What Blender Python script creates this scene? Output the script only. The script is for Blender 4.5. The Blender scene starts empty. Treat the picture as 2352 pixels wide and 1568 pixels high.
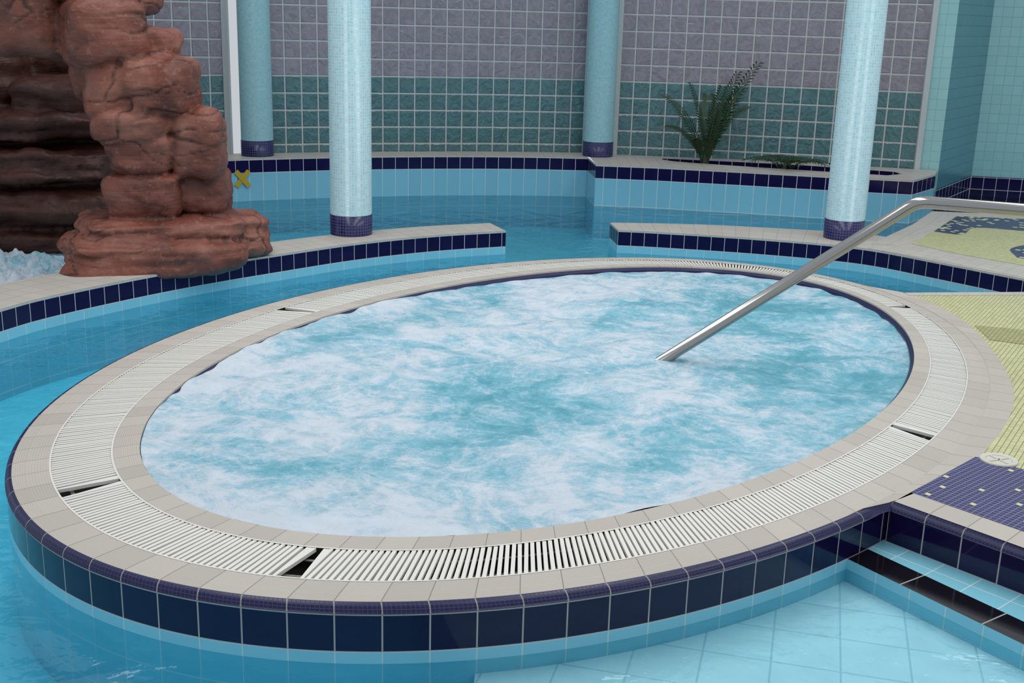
import bpy, bmesh, math, random, bisect
from mathutils import Matrix, Vector, noise
random.seed(7)
S=bpy.context.scene
try: S.view_settings.view_transform='Standard'
except Exception: pass
def lin(r,g,b):
    f=lambda c:(c/255/12.92) if c/255<=.04045 else ((c/255+.055)/1.055)**2.4
    return (f(r),f(g),f(b),1)
# ---------------------------------------------------------------- materials
class NT:
    def __init__(s,name):
        s.m=bpy.data.materials.new(name); s.m.use_nodes=True; s.t=s.m.node_tree
        s.n=s.t.nodes; s.n.clear()
        s.out=s.n.new('ShaderNodeOutputMaterial'); 
    def N(s,typ,**k):
        n=s.n.new('ShaderNode'+typ)
        for a,b in k.items(): setattr(n,a,b)
        return n
    def L(s,a,b): s.t.links.new(a,b)
    def val(s,sock,v):
        if hasattr(v,'is_output'): s.L(v,sock)
        else: sock.default_value=v
    def M(s,op,a,b=None,c=None):
        n=s.N('Math',operation=op); s.val(n.inputs[0],a)
        if b is not None: s.val(n.inputs[1],b)
        if c is not None: s.val(n.inputs[2],c)
        return n.outputs[0]
    def mix(s,f,a,b):
        n=s.N('Mix',data_type='RGBA'); s.val(n.inputs[0],f); s.val(n.inputs[6],a); s.val(n.inputs[7],b); return n.outputs[2]
    def ramp(s,f,stops):
        n=s.N('ValToRGB'); s.val(n.inputs[0],f); e=n.color_ramp.elements
        while len(e)<len(stops): e.new(.5)
        for i,(p,c) in enumerate(stops): e[i].position=p; e[i].color=c if len(c)==4 else (*c,1)
        return n.outputs[0]
    def noise(s,vec,scale,detail=4,dist=0,rough=.5):
        n=s.N('TexNoise'); s.val(n.inputs['Vector'],vec); n.inputs['Scale'].default_value=scale
        n.inputs['Detail'].default_value=detail; n.inputs['Distortion'].default_value=dist; n.inputs['Roughness'].default_value=rough
        return n.outputs[0]
    def bump(s,h,strength=.3,dist=.01,normal=None):
        n=s.N('Bump'); n.inputs['Strength'].default_value=strength; n.inputs['Distance'].default_value=dist; s.L(h,n.inputs['Height'])
        if normal: s.L(normal,n.inputs['Normal'])
        return n.outputs[0]
    def bsdf(s,col,rough=.4,metal=0,normal=None,spec=.5):
        n=s.N('BsdfPrincipled'); s.val(n.inputs['Base Color'],col); s.val(n.inputs['Roughness'],rough)
        n.inputs['Metallic'].default_value=metal; n.inputs['Specular IOR Level'].default_value=spec
        if normal: s.L(normal,n.inputs['Normal'])
        s.L(n.outputs[0],s.out.inputs[0]); return n
def tile(name,col,grout,pu,pv,gw=.006,var=.12,rough=.22,gdepth=.4,alt=None,altp=0,mott=.1,spec=.5,big=None,rib=0):
    t=NT(name); uv=t.N('UVMap').outputs[0]
    sp=t.N('SeparateXYZ'); t.L(uv,sp.inputs[0]); ms=[];ids=[]
    for o,p in ((sp.outputs[0],pu),(sp.outputs[1],pv)):
        q=t.M('DIVIDE',o,p); fr=t.M('FRACT',q); ids.append(t.M('FLOOR',q))
        d=t.M('MULTIPLY',t.M('MINIMUM',fr,t.M('SUBTRACT',1.0,fr)),p)
        ms.append(d)
    d=t.M('MINIMUM',ms[0],ms[1])
    mr=t.N('MapRange'); t.L(d,mr.inputs[0]); mr.inputs[1].default_value=gw*.4; mr.inputs[2].default_value=gw*.6
    mask=mr.outputs[0]
    cb=t.N('CombineXYZ'); t.L(ids[0],cb.inputs[0]); t.L(ids[1],cb.inputs[1])
    wn=t.N('TexWhiteNoise'); wn.noise_dimensions='3D'; t.L(cb.outputs[0],wn.inputs['Vector'])
    r=wn.outputs['Value']
    c=t.mix(t.M('MULTIPLY',r,var*2),col,tuple(x*.45 for x in col[:3])+(1,))
    if alt: c=t.mix(t.M('LESS_THAN',wn.outputs['Value'],altp),c,alt)
    geo=t.N('NewGeometry').outputs['Position']
    nz=t.noise(geo,1.7,6)
    c=t.mix(t.M('MULTIPLY',nz,mott),c,tuple(x*.5 for x in col[:3])+(1,))
    g=t.mix(t.M('MULTIPLY',t.noise(geo,6,5),.35),grout,tuple(x*.5 for x in grout[:3])+(1,))
    c=t.mix(mask,g,c)
    if big:
        q=t.M('FRACT',t.M('DIVIDE',sp.outputs[0],big)); dd=t.M('MULTIPLY',t.M('MINIMUM',q,t.M('SUBTRACT',1.0,q)),big)
        c=t.mix(t.M('LESS_THAN',dd,.0022),c,lin(150,146,146))
    rr=t.M('MULTIPLY_ADD',mask,rough-.7,.7)
    b=t.bump(mask,gdepth,.003)
    if rib:
        b=t.bump(t.M('SINE',t.M('MULTIPLY',sp.outputs[1],2*math.pi/rib)),.35,.0015,b)
    t.bsdf(c,rr,0,b,spec); return t.m
SP=.134
M_navy=tile('navy_glazed_tile',lin(24,18,62),lin(176,172,170),SP,.116,.005,.2,.08,.5,spec=.35)
M_navyd=tile('navy_deck_tile',lin(24,18,62),lin(176,172,170),SP,.122,.005,.2,.08,.5,spec=.35)
M_navyc=tile('navy_curb_tile',lin(24,18,64),lin(190,190,190),.1025,.11,.005,.2,.10,.5,spec=.3)
M_nmos=tile('navy_mosaic_nosing',lin(27,27,78),lin(66,68,104),.0134,.0122,.002,.3,.3,.5,spec=.35,big=SP)
M_lip=tile('navy_mosaic_lip',lin(27,27,78),lin(66,68,104),.0134,.0122,.002,.3,.3,.5,spec=.35)
M_light=tile('light_blue_tile',lin(134,204,224),lin(200,222,228),SP,.122,.004,.06,.12,.3)
M_lightb=tile('light_blue_wall_tile',lin(132,196,218),lin(210,225,226),.13,.26,.005,.06,.12,.3)
M_navyb=tile('navy_ledge_tile',lin(26,22,70),lin(205,205,205),.13,.13,.006,.2,.12,.5,spec=.3)
M_floor=tile('pool_floor_tile',lin(108,222,246),lin(118,226,246),.2,.2,.006,.04,.3,.2,mott=.03)
M_shelf=tile('shallow_floor_tile',lin(200,236,245),lin(172,214,230),.2,.2,.006,.04,.3,.2,mott=.03)
M_black=tile('black_step_tile',lin(20,18,24),lin(170,170,170),.30,9,.005,.1,.08,.5)
M_beige=tile('beige_rim_tile',lin(204,197,186),lin(150,142,130),SP,.3,.003,.12,.5,.5,mott=.35,rib=.008)
M_beigeb=tile('beige_coping_tile',lin(204,199,190),lin(165,158,148),.1,.1,.003,.08,.45,.3,mott=.3)
M_yellow=tile('yellow_green_mosaic',lin(222,224,168),lin(150,142,104),.021,.021,.0034,.2,.35,.5)
M_stripe=tile('olive_mosaic',lin(186,186,126),lin(125,115,85),.021,.021,.0028,.2,.35,.5)
M_blue=tile('blue_floor_mosaic',lin(40,38,112),lin(140,136,155),.021,.021,.003,.3,.25,.5,alt=lin(220,225,150),altp=.035)
M_bluefar=tile('blue_yellow_floor_mosaic',lin(38,36,100),lin(120,120,130),.04,.04,.004,.3,.3,.5,alt=lin(215,220,160),altp=.13)
M_col=tile('column_mosaic',lin(168,217,230),lin(228,238,238),.0214,.0214,.0028,.16,.2,.6)
M_colb=tile('column_mosaic_teal',lin(138,196,209),lin(174,210,216),.0214,.0214,.0025,.14,.25,.6)
M_colnavy=tile('column_base_mosaic',lin(30,30,92),lin(95,98,140),.0214,.0214,.0028,.35,.2,.6)
M_walltile=tile('pale_teal_wall_tile',lin(158,210,212),lin(135,182,186),.1,.1,.004,.05,.2,.3)
M_wallteal=tile('teal_wall_tile',lin(82,138,152),lin(72,124,136),.1,.1,.004,.05,.2,.3)
def simple(name,col,rough=.5,metal=0,nsc=20,ns=.1,bmp=.1,dark=.6):
    t=NT(name); g=t.N('NewGeometry').outputs['Position']; nz=t.noise(g,nsc,5)
    c=t.mix(t.M('MULTIPLY',nz,ns*2),col,tuple(x*dark for x in col[:3])+(1,))
    t.bsdf(c,rough,metal,t.bump(nz,bmp,.004)); return t.m
M_grout=simple('wall_grout',lin(196,201,201),.6)
M_frame=simple('white_painted_frame',lin(190,198,200),.4)
M_grate=simple('white_plastic_grate',lin(234,232,224),.35,0,15,.08,.05,.75)
M_channel=simple('drain_channel_dark',lin(50,50,44),.5,0,9,.4,.2)
M_bar=simple('grate_support_bar',lin(120,118,108),.5,0,9,.3,.2)
M_steel=simple('brushed_steel',lin(168,168,166),.16,1,8,.1,.02)
M_soil=simple('planter_soil',lin(60,55,48),.9,0,30,.4,.8)
M_yx=simple('yellow_tape',lin(196,160,40),.5)
M_leaf=simple('palm_leaf',lin(36,64,34),.5,0,12,.3,.1)
M_drain=simple('chrome_drain',lin(215,213,200),.3,0)
def glass(name,col):
    t=NT(name); g=t.N('NewGeometry').outputs['Position']
    n1=t.noise(g,9,2,2.0); n2=t.noise(g,1.1,3)
    c=t.ramp(n1,[(.3,tuple(x*.82 for x in col[:3])),(.5,col),(.72,tuple(min(1,x*1.2) for x in col[:3]))])
    c=t.mix(t.M('MULTIPLY',n2,.3),c,tuple(x*.5 for x in col[:3])+(1,))
    t.bsdf(c,.12,0,t.bump(n1,.3,.03),.7); return t.m
M_gteal=glass('teal_glass_block',lin(76,120,126))
M_gmauve=glass('mauve_glass_block',lin(142,138,150))
def rockmat(name,k,spec):
    t=NT(name); gn=t.N('NewGeometry'); g=gn.outputs['Position']
    n1=t.noise(g,3,8,.4); n2=t.noise(g,26,6); 
    st=t.N('Mapping'); t.L(g,st.inputs[0]); st.inputs['Scale'].default_value=(1.2,1.2,9)
    n3=t.noise(st.outputs[0],2.2,6,.6)
    cc=lambda r,g_,b_:lin(r*k,g_*k,b_*k)
    c=t.ramp(n1,[(.3,cc(100,54,44)),(.5,cc(134,77,62)),(.68,cc(158,104,88))])
    c=t.mix(t.M('MULTIPLY',n3,.4),c,cc(80,44,37))
    c=t.mix(t.M('MULTIPLY',t.M('GREATER_THAN',n2,.62),.2),c,cc(178,135,116))
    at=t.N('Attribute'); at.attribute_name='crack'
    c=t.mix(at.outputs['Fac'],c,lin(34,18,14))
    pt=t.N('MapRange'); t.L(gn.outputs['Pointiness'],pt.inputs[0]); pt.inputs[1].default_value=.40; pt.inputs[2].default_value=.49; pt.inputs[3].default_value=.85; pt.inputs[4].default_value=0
    c=t.mix(pt.outputs[0],c,lin(36,19,15))  # crevice shade painted into the colour, darker where the mesh is concave
    h=t.M('ADD',t.M('MULTIPLY',n2,.5),n3)
    t.bsdf(c,t.M('MULTIPLY_ADD',n2,.4,.3),0,t.bump(h,.6,.016),spec); return t.m
M_rock=rockmat('red_brown_rock',1,.4); M_rockd=rockmat('shade_dark_rock',.58,.4)  # dark copy paints the shade on the background strata into the rock colour
# pool water
WTINT=(.80,.95,.98,1)
t=NT('pool_water'); g=t.N('NewGeometry').outputs['Position']
w1=t.noise(g,3.0,4,.8); w2=t.noise(g,11,3,.5)
b=t.bump(t.M('MULTIPLY_ADD',w2,.25,w1),.5,.045)
fr=t.N('Fresnel'); fr.inputs[0].default_value=1.33; t.L(b,fr.inputs['Normal'])
tr=t.N('BsdfTransparent'); tr.inputs[0].default_value=WTINT
gl=t.N('BsdfGlossy'); gl.inputs['Roughness'].default_value=.03; t.L(b,gl.inputs['Normal'])
mx=t.N('MixShader'); t.L(fr.outputs[0],mx.inputs[0]); t.L(tr.outputs[0],mx.inputs[1]); t.L(gl.outputs[0],mx.inputs[2]); t.L(mx.outputs[0],t.out.inputs[0])
M_water=t.m
def foam(name,lo,hi,edge=True):
    t=NT(name); g=t.N('NewGeometry').outputs['Position']
    a=t.noise(g,1.15,12,.8,.58); b_=t.noise(g,3.6,12,1.3,.66); c_=t.noise(g,13,10,1.2,.7); f=t.noise(g,80,4,.2,.8)
    rd=t.noise(g,2.2,8,1.8,.60); rd2=t.noise(g,6.0,6,1.6,.6)
    def ridge(n,p): return t.M('POWER',t.M('SUBTRACT',1.0,t.M('ABSOLUTE',t.M('MULTIPLY_ADD',n,2.0,-1.0))),p)
    v=t.M('ADD',t.M('MULTIPLY',a,.50),t.M('MULTIPLY',b_,.34)); v=t.M('ADD',v,t.M('MULTIPLY',c_,.16))
    v=t.M('ADD',v,t.M('MULTIPLY',ridge(rd,16.0),.06)); v=t.M('ADD',v,t.M('MULTIPLY',ridge(rd2,18.0),.04))
    if edge:
        at=t.N('Attribute'); at.attribute_name='edge'
        v=t.M('ADD',v,t.M('MULTIPLY',at.outputs['Fac'],.10))
    v=t.M('ADD',v,t.M('MULTIPLY_ADD',f,.10,-.05))
    c=t.ramp(v,[(lo,lin(90,174,196)),(lo+(hi-lo)*.34,lin(128,198,218)),(lo+(hi-lo)*.62,lin(174,215,233)),(hi,lin(220,232,243))])
    h=t.M('ADD',t.M('MULTIPLY_ADD',c_,.35,b_),t.M('MULTIPLY',f,.14))
    t.bsdf(c,t.M('MAXIMUM',t.M('MULTIPLY_ADD',v,1.6,-.56),.06),0,t.bump(h,.65,.05)); return t.m
M_foam=foam('bubbling_foam_water',.395,.60)
M_splash=foam('splash_foam',.32,.54,False)
# ---------------------------------------------------------------- mesh builder
class MB:
    def __init__(s): s.v=[];s.f=[];s.uv=[];s.mi=[];s.mats=[];s.sm=[]
    def mat(s,m):
        if m not in s.mats: s.mats.append(m)
        return s.mats.index(m)
    def face(s,pts,m,uvs=None,sm=False):
        i=len(s.v); s.v+= [tuple(p) for p in pts]; s.f.append(list(range(i,i+len(pts))))
        s.uv.append(uvs or [(p[0],p[1]) for p in pts]); s.mi.append(s.mat(m)); s.sm.append(sm)
    def strip(s,A,B,m,v0=0,v1=1,snap=None,sm=False,us=None):
        L=[0]
        for i in range(1,len(A)): L.append(L[-1]+(Vector(A[i])-Vector(A[i-1])).length)
        if snap: k=round(L[-1]/snap)*snap/L[-1]; L=[x*k for x in L]
        if us: L=us
        for i in range(len(A)-1):
            s.face([A[i],A[i+1],B[i+1],B[i]],m,[(L[i],v0),(L[i+1],v0),(L[i+1],v1),(L[i],v1)],sm)
        return L
    def poly(s,pts,m,rot=0,z=None):
        c,sn=math.cos(rot),math.sin(rot)
        P=[(p[0],p[1],p[2] if len(p)>2 else z) for p in pts]
        s.face(P,m,[(p[0]*c-p[1]*sn,p[0]*sn+p[1]*c) for p in P])
    def box(s,c,d,m,rz=0,R=None):
        R=R or Matrix.Rotation(rz,3,'Z'); c=Vector(c)
        P=[c+R@Vector((x*d[0]/2,y*d[1]/2,z*d[2]/2)) for x in(-1,1) for y in(-1,1) for z in(-1,1)]
        for q in ((0,1,3,2),(4,6,7,5),(0,4,5,1),(2,3,7,6),(0,2,6,4),(1,5,7,3)): s.face([P[i] for i in q],m)
    def tube(s,pts,r,m,n=16,cap=True):
        pts=[Vector(p) for p in pts]; rings=[]
        up=Vector((0,0,1))
        for i,p in enumerate(pts):
            d=(pts[min(i+1,len(pts)-1)]-pts[max(i-1,0)]).normalized()
            x=d.cross(up); x=x.normalized() if x.length>1e-3 else Vector((1,0,0)); y=x.cross(d)
            rr=r[i] if isinstance(r,(list,tuple)) else r
            rings.append([p+(x*math.cos(a)+y*math.sin(a))*rr for a in [2*math.pi*k/n for k in range(n)]])
        for i in range(len(rings)-1):
            for k in range(n):
                s.face([rings[i][k],rings[i][(k+1)%n],rings[i+1][(k+1)%n],rings[i+1][k]],m,None,True)
        if cap: s.face(rings[0],m); s.face(rings[-1],m)
    def done(s,name,parent=None,weld=True,fixn=False):
        me=bpy.data.meshes.new(name); me.from_pydata(s.v,[],s.f)
        for m in s.mats: me.materials.append(m)
        ul=me.uv_layers.new(name='UVMap'); k=0
        for p in me.polygons:
            p.material_index=s.mi[p.index]; p.use_smooth=s.sm[p.index]
            for j in range(p.loop_total): ul.data[p.loop_start+j].uv=s.uv[p.index][j]
        if weld:
            bm=bmesh.new(); bm.from_mesh(me); bmesh.ops.remove_doubles(bm,verts=bm.verts,dist=.0002)
            if fixn: bmesh.ops.recalc_face_normals(bm,faces=bm.faces)
            bm.to_mesh(me); bm.free()
        o=bpy.data.objects.new(name,me); S.collection.objects.link(o)
        if parent: o.parent=parent
        return o
def smooth(pts,n=8):
    P=[Vector(p) for p in pts]; P=[2*P[0]-P[1]]+P+[2*P[-1]-P[-2]]; out=[]
    for i in range(1,len(P)-2):
        for k in range(n):
            t=k/n; a,b,c,d=P[i-1:i+3]
            out.append(.5*((2*b)+(c-a)*t+(2*a-5*b+4*c-d)*t*t+(3*b-a-3*c+d)*t**3))
    out.append(P[-2]); return out
def resample(pts,n):
    P=[Vector(p) for p in pts]; L=[0]
    for i in range(1,len(P)): L.append(L[-1]+(P[i]-P[i-1]).length)
    out=[];j=0
    for k in range(n):
        t=L[-1]*k/(n-1)
        while j<len(P)-2 and L[j+1]<t: j+=1
        out.append(P[j].lerp(P[j+1],(t-L[j])/(L[j+1]-L[j]) if L[j+1]>L[j] else 0))
    return out
def Z(path,z): return [(p[0],p[1],z) for p in path]
# ---------------------------------------------------------------- camera
cam=bpy.data.objects.new('camera',bpy.data.cameras.new('camera')); S.collection.objects.link(cam); S.camera=cam
cam.data.sensor_width=36; cam.data.lens=2700*36/2352
cam.matrix_world=Matrix.Translation((0,0,1.6))@(Matrix.Rotation(math.pi/2-math.radians(15.6),4,'X')@Matrix.Rotation(math.radians(1.6),4,'Z'))
# ---------------------------------------------------------------- floors and water
WZ=-.18; FZ=-.5
b=MB(); b.poly([(-7,0,FZ),(8,0,FZ),(8,14.5,FZ),(-7,14.5,FZ)],M_floor,.35); b.done('floor')
b=MB(); b.poly([(-7,0,WZ),(8,0,WZ),(8,14.5,WZ),(-7,14.5,WZ)],M_water); b.done('pool_water')
# ---------------------------------------------------------------- whirlpool
NE=720
def ell(cx,cy,a,bb,ang,n=NE):
    ca,sa=math.cos(math.radians(ang)),math.sin(math.radians(ang))
    return [(cx+a*math.cos(t)*ca-bb*math.sin(t)*sa, cy+a*math.cos(t)*sa+bb*math.sin(t)*ca) for t in [2*math.pi*k/n for k in range(n+1)]]
def lerp2(A,B,t): return [(a[0]*(1-t)+b_[0]*t,a[1]*(1-t)+b_[1]*t) for a,b_ in zip(A,B)]
Eo=ell(.276,5.476,2.760,1.890,56.8); Eb=ell(.276,5.478,2.735,1.862,56.6)
Ei=ell(.350,5.555,2.400,1.462,56.3)
Ego=lerp2(Eb,Ei,.28); Egi=lerp2(Eb,Ei,.78)
b=MB()
pr=[(0,-.024),(.10,-.013),(.35,-.005),(.65,-.001),(1,0)]
us=None
for i in range(len(pr)-1):
    L=b.strip(Z(lerp2(Eo,Eb,pr[i][0]),pr[i][1]),Z(lerp2(Eo,Eb,pr[i+1][0]),pr[i+1][1]),M_nmos,i*.0095,(i+1)*.0095,SP,True,us); us=us or L
wall_in=lerp2(Eo,Eb,.08)
b.strip(Z(Eo,-.024),Z(wall_in,-.027),M_beige,0,.01,us=us)
b.strip(Z(wall_in,-.027),Z(wall_in,-.143),M_navy,.116,.0,us=us)
b.strip(Z(wall_in,-.143),Z(wall_in,FZ),M_light,.122,-.21,us=us)
Emid=lerp2(Eb,Ego,.35)
b.strip(Z(Eb,0),Z(Emid,.001),M_beige,.003,.05,us=us); b.strip(Z(Emid,.001),Z(Ego,0),M_beige,.053,.12,us=us)
b.strip(Z(Ego,0),Z(Ego,-.07),M_channel); b.strip(Z(Ego,-.07),Z(Egi,-.07),M_channel); b.strip(Z(Egi,-.07),Z(Egi,0),M_channel)
b.strip(Z(Egi,0),Z(Ei,0),M_beige,.003,.1,us=us)
Ew=lerp2(Ei,Eb,-.05)
b.strip(Z(Ei,0),Z(Ei,-.008),M_beige,.0,.01,us=us)
b.strip(Z(Ei,-.008),Z(Ew,-.024),M_lip,.0,.0244,us=us)
b.strip(Z(Ew,-.024),Z(Ew,FZ),M_lip,0,.49,SP)
spa=b.done('whirlpool_tub')
# grate
b=MB()
cum=[0]
for i in range(NE): cum.append(cum[-1]+math.dist(Ego[i],Ego[i+1]))
per=cum[-1]; ns=int(per/.0215)
gp=[(-.63,3.22),(-1.44,3.70),(-1.25,6.25),(1.66,4.50),(2.30,6.72)]
gs=[cum[min(range(NE),key=lambda i:math.dist(Ego[i],p))] for p in gp]
def sample(E,s):
    s%=per; i=min(bisect.bisect(cum,s)-1,NE-1); t=(s-cum[i])/(cum[i+1]-cum[i]); return Vector(E[i]).lerp(Vector(E[i+1]),t)
GW=.048
def slat(o,i,a0f,wd=.0125):
    d=(i-o); tl=d.length; d.normalize(); a0=.006+a0f*tl; a1=tl-.006
    if a1-a0<.012: return
    mid=o+d*(a0+a1)/2
    b.box((mid.x,mid.y,-.006+random.uniform(-.0008,.0008)),(a1-a0,wd,.012),M_grate,math.atan2(d.y,d.x)+random.uniform(-.01,.01))
for k in range(ns):
    s=per*k/ns; o=sample(Ego,s); i=sample(Egi,s)
    ds=min(abs(s-g_) for g_ in gs)
    if ds<GW: continue
    slat(o,i,0)
for g_ in gs:
    for sg in (-1,1):
        for q in (1.0,.72,.45):
            o=sample(Ego,g_+sg*GW*(.9)); i=sample(Egi,g_+sg*GW*q*.85)
            slat(o,i,0,.010)
for tt in (.25,.75):
    A=lerp2(Ego,Egi,tt-.03);B=lerp2(Ego,Egi,tt+.03); b.strip(Z(A,-.020),Z(B,-.020),M_bar)
for A,B in ((lerp2(Ego,Egi,0),lerp2(Ego,Egi,.03)),(lerp2(Ego,Egi,.97),lerp2(Ego,Egi,1))): b.strip(Z(A,.001),Z(B,.001),M_grate)
b.done('overflow_grate')
# foam water
me=bpy.data.meshes.new('bubbling_whirlpool_water'); NR,NA=190,720; vs=[];ed=[]
cx,cy=.350,5.555
EiW=ell(cx,cy,2.397,1.459,56.3,NA)
for r in range(NR+1):
    k=(r/NR)**.8
    for a in range(NA):
        x=cx+(EiW[a][0]-cx)*k; y=cy+(EiW[a][1]-cy)*k
        left=max(0,min(1,(.95-x*.6-(y-5.0)*.34)))
        nn=.75+.6*noise.noise((x*3,y*3,7))
        wx=x+.12*noise.noise((x*2,y*2,9)); wy=y+.12*noise.noise((x*2,y*2,13))
        ca=.35+1.1*max(0,.35+noise.noise((x*.9+3,y*.9,3)))
        z=-.044+.022*left*min(1,k*1.2)+.026*ca*noise.fractal(Vector((wx*2.1,wy*2.9,0)),.85,2.2,6)
        z+=.03*ca*max(0,noise.turbulence(Vector((wx*3,wy*3,1)),5,False)-.8)
        if k>.9: z=z*(1-(k-.9)*10)+(-.034+.034*left*nn+.010*noise.noise((x*9,y*9,0)))*(k-.9)*10; 
        z=min(z,.003) if k>.97 else z
        right=max(0,min(1,(x-.9)*.8))*(.5+.5*k)
        vs.append((x,y,z)); ed.append(max(0,(k-.84)/.16)*left*nn-.38*right)
fs=[]
for r in range(NR):
    for a in range(NA):
        fs.append((r*NA+a,r*NA+(a+1)%NA,(r+1)*NA+(a+1)%NA,(r+1)*NA+a))
me.from_pydata(vs,[],fs); me.materials.append(M_foam)
at=me.attributes.new('edge','FLOAT','POINT')
for i,e in enumerate(ed): at.data[i].value=e
for p in me.polygons: p.use_smooth=True
o=bpy.data.objects.new('bubbling_whirlpool_water',me); S.collection.objects.link(o)
# ---------------------------------------------------------------- near deck
beigeR=smooth([(1.345,3.80),(1.50,3.93),(1.66,4.09),(1.85,4.31),(2.12,4.74),(2.29,5.11),(2.40,5.5),(2.49,5.94),(2.54,6.45),(2.50,6.85),(2.42,7.10)],6)
def near(E,p): return min(range(NE),key=lambda i:math.dist(E[i],p))
i0=near(Eb,(1.12,3.70)); i1=near(Eb,(2.1,7.35))
idx=[]; i=i0
while i!=i1: idx.append(i); i=(i+1)%NE
if len(idx)>NE/2:
    idx=[];i=i0
    while i!=i1: idx.append(i); i=(i-1)%NE
arc=[Eb[i] for i in idx]
n=60
A=resample([(1.20,3.72)]+[tuple(p) for p in beigeR]+[(2.25,7.25)],n); B=resample(arc,n)
b=MB()
b.strip(Z(A,.001),Z(B,.001),M_beige,0.003,.12,SP)
edge=[(1.345,3.80),(1.66,3.44),(2.0,3.05),(2.6,2.37)]
inn=[(1.43,3.885),(1.745,3.53),(2.085,3.14),(2.69,2.45)]
b.strip(Z(edge,.001),Z(inn,.001),M_beige,0.003,.12,SP)
dn=Vector((-.75,-.66,0)).normalized()
def off(path,d,z): return [(p[0]+dn.x*d,p[1]+dn.y*d,z) for p in path]
b.strip(off(edge,0,.001),off(edge,.02,-.004),M_nmos,0,.0244,SP,True)
b.strip(off(edge,.02,-.004),off(edge,.030,-.025),M_nmos,.0244,.0488,SP,True)
b.strip(off(edge,.027,-.025),off(edge,.027,-.143),M_navyd,.122,0,SP)
b.strip([(1.20,3.71,.001),(1.345,3.80,.001)],[(1.19,3.67,-.02),(1.33,3.77,-.02)],M_lip,0,.04)
yl=[(p[0],p[1]) for p in beigeR if p[1]>4.2]
b.poly([(1.78,4.23)]+yl+[(2.60,7.05),(3.25,7.20),(3.6,7.3),(4.8,7.3),(4.8,2.4),(3.6,2.4),(2.35,3.75)],M_yellow,.55,.001)
b.poly([(1.43,3.885),(1.80,4.26),(2.36,3.75),(3.6,2.4),(2.69,2.45)],M_blue,.82,.002)
b.poly([(2.56,6.32),(2.72,6.28),(3.4,6.0),(3.4,5.75),(2.66,5.95),(2.53,6.02)],M_stripe,.55,.003)
b.poly([(2.42,5.24),(4.0,5.0),(4.0,4.9),(2.39,5.14)],M_stripe,.2,.003)
b.strip([(2.25,7.25,0),(2.42,7.10,0),(3.25,7.22,0),(3.6,7.32,0)],[(2.25,7.25,FZ),(2.42,7.10,FZ),(3.25,7.22,FZ),(3.6,7.32,FZ)],M_navyd,.122,-.3)
b.strip([(2.42,7.10,.002),(3.25,7.22,.002),(4.8,7.4,.002)],[(2.42,7.02,.002),(3.25,7.14,.002),(4.8,7.3,.002)],M_beigeb,0,.1)
deck=b.done('pool_deck')
def draincover(dx,dy,k):
    b=MB(); n=28
    ring=lambda r,z:[(dx+k*r*math.cos(2*math.pi*j/n),dy+k*r*math.sin(2*math.pi*j/n),z) for j in range(n+1)]
    b.strip(ring(.07,.003),ring(.068,.008),M_drain); b.strip(ring(.068,.008),ring(.05,.007),M_drain); b.strip(ring(.05,.007),ring(.047,.003),M_drain)
    b.face(ring(.047,.004)[:-1],M_drain)
    b.box((dx,dy,.006),(.09*k,.008,.004),M_drain,.4);b.box((dx,dy,.006),(.008,.09*k,.004),M_drain,.4)
    b.done('floor_drain_cover')
draincover(1.875,4.225,1); draincover(2.38,5.05,.75)
# steps into shallow pool
b=MB(); tz=-.143; sz=-.225
def ext(a,c,k): return (a[0]+(c[0]-a[0])*k,a[1]+(c[1]-a[1])*k)
P0,P1=(1.345,3.84),(2.62,2.33); Q0,Q1=(1.245,3.715),(1.586,3.229); R0,R1=(1.145,3.645),(1.53,3.09)
Q2=ext(Q0,Q1,2.2); R2=ext(R0,R1,2.2)
b.poly([P0,P1,Q2,Q0],M_light,.85,tz)
b.poly([Q0,Q2,R2,R0],M_black,math.radians(55),tz)
b.strip(Z([R0,R2],tz),Z([R0,R2],sz),M_light,.120,0.005)
b.done('pool_step')
b=MB(); b.poly([(-.08,3.4),(-.08,.5),(6,.5),(6,4.2),(.5,4.2)],M_shelf,.25,sz)
b.strip(Z([(-.08,3.4),(-.08,.5)],sz),Z([(-.08,3.4),(-.08,.5)],FZ),M_shelf,0,.2); b.done('shallow_shelf')
# ---------------------------------------------------------------- curbs
def curb(name,front,back,navy=M_navyc,z0=0,dh=.11,light=M_light,cap0=False,cap1=True,lip=.012,top=M_beigeb):
    n=80; F=resample(smooth(front),n); B=resample(smooth(back),n); b=MB()
    b.strip(Z(F,z0),Z(B,z0),top,0,.33)
    b.strip(Z(F,z0),Z(F,z0-lip),top,0,.01)
    b.strip(Z(F,z0-lip),Z(F,z0-lip-dh),navy,.11 if navy is M_navyc else .13,0)
    b.strip(Z(F,z0-lip-dh),Z(F,FZ),light,.122 if light is M_light else .26,-.15)
    b.strip(Z(B,z0),Z(B,FZ),navy,.11,-.3)
    for c,k in ((cap0,0),(cap1,-1)):
        if c:
            e=[F[k],B[k]]
            b.strip(Z(e,z0),Z(e,z0-lip),top,0,.01); b.strip(Z(e,z0-lip),Z(e,z0-lip-dh),navy,.11 if navy is M_navyc else .13,0)
            b.strip(Z(e,z0-lip-dh),Z(e,FZ),light,.122,-.2)
    return b.done(name)
curb('pool_divider_curb',[(-3.15,4.3),(-3.0,5.3),(-2.74,6.09),(-2.60,6.41),(-2.30,6.88),(-1.98,7.30),(-1.60,7.72),(-1.12,8.21),(-.59,8.60),(-.07,8.86)],
 [(-3.6,4.3),(-3.45,5.3),(-3.15,6.3),(-2.98,6.68),(-2.70,7.12),(-2.32,7.55),(-1.88,8.0),(-1.35,8.50),(-.75,8.93),(-.20,9.19)])
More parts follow.
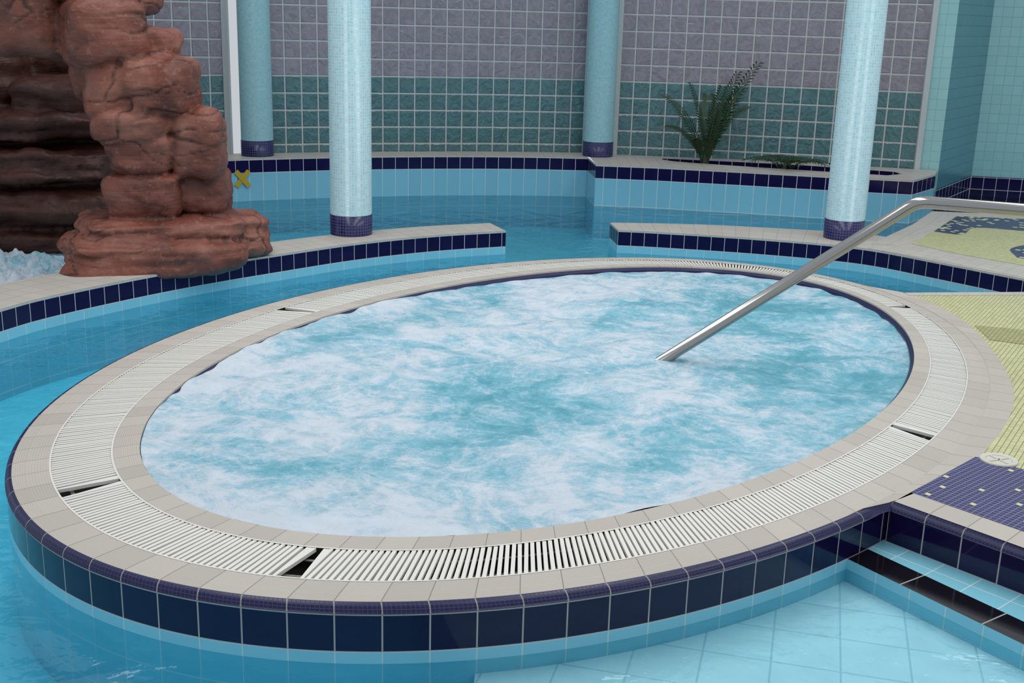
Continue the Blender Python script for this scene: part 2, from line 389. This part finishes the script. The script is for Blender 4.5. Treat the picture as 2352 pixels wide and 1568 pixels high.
curb('pool_divider_curb',[(.80,9.03),(1.07,9.00),(1.72,8.87),(2.30,8.69),(2.64,8.50),(2.96,8.13),(3.37,7.62),(3.7,7.2)],
 [(.76,9.36),(1.07,9.39),(1.60,9.39),(2.2,9.30),(2.60,9.22),(2.90,9.05),(3.5,8.3),(3.9,7.5)],cap0=True,cap1=False)
# far deck
b=MB()
fo=[(2.68,8.74),(3.30,9.69),(3.71,10.43)]
fi=[(2.86,8.72),(3.44,9.62),(3.80,10.28)]
b.strip(Z(fo,.001),Z(fi,.001),M_beigeb,0,.14)
b.strip(Z(fo,.001),Z(fo,FZ),M_navyc,.11,-.3)
b.strip([(3.71,10.43,.001),(6.5,10.2,.001)],[(3.80,10.28,.001),(6.5,10.05,.001)],M_beigeb,0,.14)
b.strip([(3.71,10.43,.001),(6.5,10.2,.001)],[(3.71,10.43,FZ),(6.5,10.2,FZ)],M_navyc,0,.3)
b.poly([(2.60,8.56),(2.98,8.17),(3.38,7.66),(3.7,7.25),(4.6,7.25),(6.5,7.25),(6.5,10.06),(3.80,10.28),(3.44,9.62),(2.86,8.72)],M_beigeb,.7,.0015)
b.poly([(3.00,8.78),(3.2,8.45),(3.62,7.98),(4.2,7.6),(6.5,7.6),(6.5,10.0),(3.84,10.2),(3.5,9.6)],M_yellow,.7,.003)
b.poly(smooth([(3.36,9.35),(3.55,9.25),(3.8,9.6),(4.2,9.5),(4.6,9.7),(4.9,10.05),(4.3,10.12),(3.84,10.17)],4),M_bluefar,.7,.0045)
b.poly(smooth([(3.62,8.35),(3.72,8.7),(4.05,8.9),(4.4,8.6),(4.3,8.1),(3.85,8.0)],4),M_bluefar,.7,.0045)
b.done('pool_deck')
# submerged steps in channel
b=MB()
for k,(x,y) in enumerate([(2.42,7.95),(2.62,7.75),(2.82,7.55)]):
    b.box((x,y,-.27-.04*k),(.40,.05,.03),M_channel,.85)
    b.box((x+.06,y+.05,-.30-.04*k),(.40,.16,.06),M_light,.85)
b.done('submerged_step_treads')
# ---------------------------------------------------------------- ledge and planter
lf=[(-5.6,8.3),(-4.4,9.5),(-3.5,10.4),(-2.72,10.95),(-1.83,11.38),(-1.1,11.64),(-.38,11.82),(.2,11.90),(.71,11.92)]
lb=[(-5.96,8.2),(-4.96,9.5),(-4.17,10.4),(-3.48,10.96),(-2.76,11.40),(-2.42,11.54),(-1.45,11.90),(-.39,12.18),(.2,12.28),(.70,12.34)]
curb('pool_ledge',lf,lb,M_navyb,.22,.12,M_lightb,False,False,.015)
outer=[(.76,11.36),(1.31,11.31),(2.11,11.15),(2.84,10.98),(3.65,10.83),(4.02,11.33),(4.14,11.64),(2.9,12.0),(2.28,12.11),(1.02,12.25),(.72,12.33)]
hole=[(1.55,11.80),(1.75,11.70),(2.3,11.50),(2.95,11.30),(3.5,11.14),(3.68,11.28),(3.66,11.45),(2.9,11.76),(2.28,11.90),(1.48,12.02),(1.46,11.92)]
b=MB(); oc=outer+outer[:1]; hc=hole+hole[:1]
for i in range(len(oc)-1):
    b.face([(*oc[i],.22),(*oc[i+1],.22),(*hc[i+1],.22),(*hc[i],.22)],M_beigeb)
b.strip(Z(hc,.22),Z(hc,.10),M_navyb,.13,.0)
b.poly([(*p,.15) for p in hole],M_soil)
fr_=[(.71,11.93)]+outer[:6]+[outer[6]]
b.strip(Z(fr_,.22),Z(fr_,.205),M_beigeb,0,.01); b.strip(Z(fr_,.205),Z(fr_,.085),M_navyb,.13,0); b.strip(Z(fr_,.085),Z(fr_,FZ),M_lightb,.26,-.32)
b.done('tiled_planter')
# yellow cross
d=Vector((.89,.43,0)).normalized(); nrm=Vector((d.y,-d.x,0)); c0=Vector((-2.575,11.028,.035))+nrm*.012
b=MB()
for sgn in (1,-1):
    Rm=Matrix((d,-nrm,Vector((0,0,1)))).transposed()@Matrix.Rotation(sgn*math.radians(50),3,'Y')
    b.box(c0+nrm*.002*sgn,(.19,.006,.045),M_yx,R=Rm)
b.done('yellow_cross_mark')
# ---------------------------------------------------------------- glass block walls
PB=.165; GT=.96
def glasswall(name,path,ztop=3.1,first=True):
    P=resample(smooth(path,10),400); L=sum((P[i+1]-P[i]).length for i in range(399)); nc=max(1,round(L/PB)); Q=resample(P,nc+1)
    b=MB()
    b.strip(Z(Q,.1),Z(Q,ztop),M_grout)
    z=GT-5*PB
    while z<ztop-.05:
        m=M_gteal if z+.01<GT-.001 else M_gmauve
        for i in range(nc):
            a,c=Q[i],Q[i+1]; dd=(c-a).normalized(); nn=Vector((dd.y,-dd.x)); g_=.0075
            def pt(u,v,o): 
                q=a+dd*((c-a).length*u)+nn*o; return (q.x,q.y,z+PB*v)
            e=g_/PB; f_=e+.035; O=.003; I=.006
            r0=[pt(e,e,O),pt(1-e,e,O),pt(1-e,1-e,O),pt(e,1-e,O)]
            r1=[pt(f_,f_,I),pt(1-f_,f_,I),pt(1-f_,1-f_,I),pt(f_,1-f_,I)]
            b.face(r1,m)
            for k in range(4): b.face([r0[k],r0[(k+1)%4],r1[(k+1)%4],r1[k]],m)
        z+=PB
    for e_ in (Q[0],Q[-1]): b.box((e_.x,e_.y,1.65),(.055,.07,3.0),M_frame)
    return b.done(name,weld=False)
glasswall('wall_left',[(-6.0,8.2),(-5.0,9.5),(-4.2,10.4),(-3.5,10.98),(-2.78,11.42)])
glasswall('wall_back',[(-2.42,11.56),(-1.45,11.92),(-.39,12.20),(.2,12.30),(.70,12.36)])
glasswall('wall_back_right',[(1.00,12.26),(1.6,12.22),(2.28,12.12),(3.1,11.95),(3.96,11.73)])
b=MB()
b.strip(Z([(3.98,11.73),(4.16,11.66)],-.2),Z([(3.98,11.73),(4.16,11.66)],3.1),M_walltile,0,3.3)
b.strip(Z([(4.16,11.66),(4.95,12.85)],-.5),Z([(4.16,11.66),(4.95,12.85)],3.1),M_wallteal,0,3.6)
b.strip(Z([(4.95,12.85),(7.5,12.3)],-.5),Z([(4.95,12.85),(7.5,12.3)],3.1),M_walltile,0,3.6)
b.strip(Z([(4.155,11.64),(4.94,12.83),(7.5,12.28)],-.5),Z([(4.155,11.64),(4.94,12.83),(7.5,12.28)],.03),M_navyb,0,.53)
b.done('wall_right')
# ---------------------------------------------------------------- columns
def column(name,x,y,z0,m,r=.155,zt=3.3):
    b=MB(); n=48
    ring=lambda z,rr=r:[(x+rr*math.cos(2*math.pi*k/n),y+rr*math.sin(2*math.pi*k/n),z) for k in range(n+1)]
    b.strip(ring(z0),ring(z0+.15),M_colnavy,0,.1498,.0214,True)
    b.strip(ring(z0+.15),ring(z0+.15,r-.003),M_colnavy,0,.002)
    b.strip(ring(z0+.15,r-.003),ring(zt,r-.003),m,0,zt-z0-.15,.0214,True)
    b.face(ring(zt)[:-1],m)
    return b.done(name)
column('mosaic_column',-1.21,8.58,0,M_col)
column('mosaic_column',2.53,8.97,0,M_col,.150)
column('mosaic_column',-2.49,11.33,.22,M_colb,.155)
column('mosaic_column',.82,12.08,.22,M_colb,.155)
# ---------------------------------------------------------------- handrail
def fillet(pts,r,n=8):
    P=[Vector(p) for p in pts]; out=[P[0]]
    for i in range(1,len(P)-1):
        a=(P[i-1]-P[i]).normalized(); c=(P[i+1]-P[i]).normalized()
        s_=P[i]+a*r; e=P[i]+c*r
        for k in range(n+1):
            t=k/n; out.append(s_*(1-t)**2+P[i]*2*t*(1-t)+e*t*t)
    out.append(P[-1]); return out
b=MB(); b.tube(fillet([(.66,5.645,-.12),(1.845,5.395,.815),(2.9,5.18,.79),(2.95,5.17,.0)],.05),.029,M_steel,24)
b.tube([(2.95,5.17,.002),(2.95,5.17,.012)],.06,M_steel,24)
b.done('steel_handrail')
# ---------------------------------------------------------------- rock
def rock(name,bl,vox=.02,amp=.012,seed=0,mat=M_rock,strat=.01,crk=.010):
    bm=bmesh.new()
    for (x,y,z,rx,ry,rz,rot,p) in bl:
        r_=bmesh.ops.create_icosphere(bm,subdivisions=4,radius=1)
        Rm=Matrix.Rotation(rot,3,'Z'); o=Vector((x*3.1,y*1.7,z*2.3+seed))
        for v in r_['verts']:
            d=v.co.copy(); k=(abs(d.x)**p+abs(d.y)**p+abs(d.z)**p)**(-1/p); q=d*k
            q*=1+.16*noise.noise(d*1.2+o)+.05*noise.noise(d*2.6+o)
            v.co=Vector((x,y,z))+Rm@Vector((q.x*rx,q.y*ry,q.z*rz))
    me=bpy.data.meshes.new(name); bm.to_mesh(me); bm.free()
    o=bpy.data.objects.new(name,me); S.collection.objects.link(o)
    m=o.modifiers.new('r','REMESH'); m.mode='VOXEL'; m.voxel_size=vox; m.use_smooth_shade=True
    dg=bpy.context.evaluated_depsgraph_get(); me2=bpy.data.meshes.new_from_object(o.evaluated_get(dg)); o.modifiers.clear(); o.data=me2
    me2.materials.clear(); me2.materials.append(mat)
    no=[v.normal.copy() for v in me2.vertices]; ca=me2.attributes.new('crack','FLOAT','POINT')
    for v,nn in zip(me2.vertices,no):
        c=v.co.copy()
        w=c+.22*noise.noise_vector(c*2.0)+.03*noise.noise_vector(c*11)
        ds,_=noise.voronoi(Vector((w.x*1.5,w.y*1.5,w.z*2.6+seed)))
        cr=max(0,1-(ds[1]-ds[0])/.03)*max(0,min(1,.25+3*noise.noise(c*1.9)))
        c2=c+.05*noise.noise_vector(c*5)
        st_=noise.noise(Vector((c2.x*1.0,c2.y*1.0,c2.z*12+seed)))
        sg=max(0,1-abs(st_)/.06)*max(0,min(1,.25+2.5*noise.noise(c*1.6+Vector((5,2,1)))))
        v.co=c+nn*(amp*noise.fractal(c*5,.9,2,5)+.026*noise.noise(c*3.3)-crk*cr-.012*sg+strat*st_*.6)
        ca.data[v.index].value=min(1,cr*.75+sg*.65)
    for p in me2.polygons: p.use_smooth=True
    return o
Yr=7.45
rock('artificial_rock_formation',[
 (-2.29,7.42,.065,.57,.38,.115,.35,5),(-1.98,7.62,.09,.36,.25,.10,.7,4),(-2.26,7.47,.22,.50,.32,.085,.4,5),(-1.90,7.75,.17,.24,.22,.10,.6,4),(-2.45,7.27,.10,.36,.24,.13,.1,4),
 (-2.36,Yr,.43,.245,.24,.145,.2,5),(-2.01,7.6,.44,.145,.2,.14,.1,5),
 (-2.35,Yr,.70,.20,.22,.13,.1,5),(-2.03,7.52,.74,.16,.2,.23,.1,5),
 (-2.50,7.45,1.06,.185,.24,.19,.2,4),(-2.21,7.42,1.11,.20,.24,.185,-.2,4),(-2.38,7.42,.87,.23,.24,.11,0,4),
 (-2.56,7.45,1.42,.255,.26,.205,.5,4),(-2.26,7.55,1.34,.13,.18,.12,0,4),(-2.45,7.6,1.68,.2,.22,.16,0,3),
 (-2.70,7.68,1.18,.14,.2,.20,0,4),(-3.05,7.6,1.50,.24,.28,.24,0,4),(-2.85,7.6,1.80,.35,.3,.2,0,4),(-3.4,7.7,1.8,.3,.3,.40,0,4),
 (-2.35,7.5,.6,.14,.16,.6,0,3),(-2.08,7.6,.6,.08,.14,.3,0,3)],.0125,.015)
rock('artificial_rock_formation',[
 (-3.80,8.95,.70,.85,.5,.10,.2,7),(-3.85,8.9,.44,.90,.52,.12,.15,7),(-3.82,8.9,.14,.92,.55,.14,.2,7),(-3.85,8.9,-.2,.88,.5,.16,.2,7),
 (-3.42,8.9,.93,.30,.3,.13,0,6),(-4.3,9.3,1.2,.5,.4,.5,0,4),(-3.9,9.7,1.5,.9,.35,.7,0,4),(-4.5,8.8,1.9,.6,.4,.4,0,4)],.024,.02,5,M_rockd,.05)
# splash foam around the rock waterfall
me=bpy.data.meshes.new('waterfall_splash'); vs=[];fs=[];n=130
for i in range(n+1):
    for j in range(n+1):
        x=-4.3+1.6*i/n; y=6.6+1.9*j/n
        rr=min(1,max(0,1.25-math.hypot((x+3.45)/.8,(y-7.75)/.75)))
        vs.append((x,y,-.23+.06*rr+.15*rr*noise.turbulence(Vector((x*7,y*7,2)),6,True)))
for i in range(n):
    for j in range(n): fs.append((i*(n+1)+j,(i+1)*(n+1)+j,(i+1)*(n+1)+j+1,i*(n+1)+j+1))
me.from_pydata(vs,[],fs); me.materials.append(M_splash)
for p in me.polygons: p.use_smooth=True
o=bpy.data.objects.new('waterfall_splash',me); S.collection.objects.link(o)
# ---------------------------------------------------------------- plants
def frond(b,base,az,length,rise,droop,leaf=.16,nl=30,wid=.011):
    pts=[];base=Vector(base);dh=Vector((math.cos(az),math.sin(az),0))
    for k in range(nl+1):
        t=k/nl; pts.append(base+dh*(length*.6*t**1.6)+Vector((0,0,rise*t-droop*t**3)))
    b.tube(pts,[.009*(1-.8*k/nl) for k in range(nl+1)],M_leaf,6)
    for k in range(7,nl+1):
        d=(pts[k]-pts[k-1]).normalized(); side=d.cross(Vector((0,0,1)))
        side=side.normalized() if side.length>.05 else Vector((1,0,0))
        if abs(side.x)<.35: side=(side+Vector((.6,0,0))).normalized()
        ll=leaf*(1-.6*abs(k/nl-.5)*1.6)
        for sg in (1,-1):
            tip=pts[k]+(side*sg*.8+d*.65).normalized()*ll+Vector((0,0,-ll*.28))
            mid=pts[k].lerp(tip,.45)+Vector((0,0,.012)); w=d*wid
            b.face([pts[k]-w*.6,mid-w,tip,mid+w],M_leaf)
b=MB(); bx,by=1.86,11.72
for az,l,r_,dr in [(.15,.72,1.08,.06),(.5,.50,.98,.06),(3.05,.66,.86,.16),(2.7,.35,.85,.05),(3.4,.62,.62,.2),(6.0,.60,.80,.18),(1.6,.3,.9,.2),(4.2,.35,.5,.2),(.3,.2,.8,.02),(.1,.5,.86,.1)]:
    frond(b,(bx+random.uniform(-.03,.03),by,.16),az,l,r_,dr,.17)
b.tube([(bx,by,.14),(bx,by,.36)],[.038,.02],M_leaf,8)
b.done('potted_palm',weld=False)
b=MB()
for k in range(13):
    az=k*.5; frond(b,(2.62+random.uniform(-.06,.06),11.5,.15),az,.55+random.uniform(-.1,.12),.32,.18,.11,16,.010)
b.done('low_fern',weld=False)
# ---------------------------------------------------------------- light
w=bpy.data.worlds.new('world'); S.world=w; w.use_nodes=True; bg=w.node_tree.nodes['Background']
bg.inputs[0].default_value=(.88,.93,1,1); bg.inputs[1].default_value=.62
def area(name,loc,size,sy,e,rot=(0,0,0),col=(1,1,1)):
    l=bpy.data.lights.new(name,'AREA'); l.shape='RECTANGLE'; l.size=size; l.size_y=sy; l.energy=e; l.color=col
    o=bpy.data.objects.new(name,l); o.location=loc; o.rotation_euler=rot; S.collection.objects.link(o)
for x in (-2.0,1.2,4.0):
    area('overhead_strip_lamp',(x,5.8,5.0),1.0,6,84,(math.radians(-8),math.radians(5),0),(1,.99,.97))  # unseen strips added for overhead daylight, shaped to give highlights and reflections
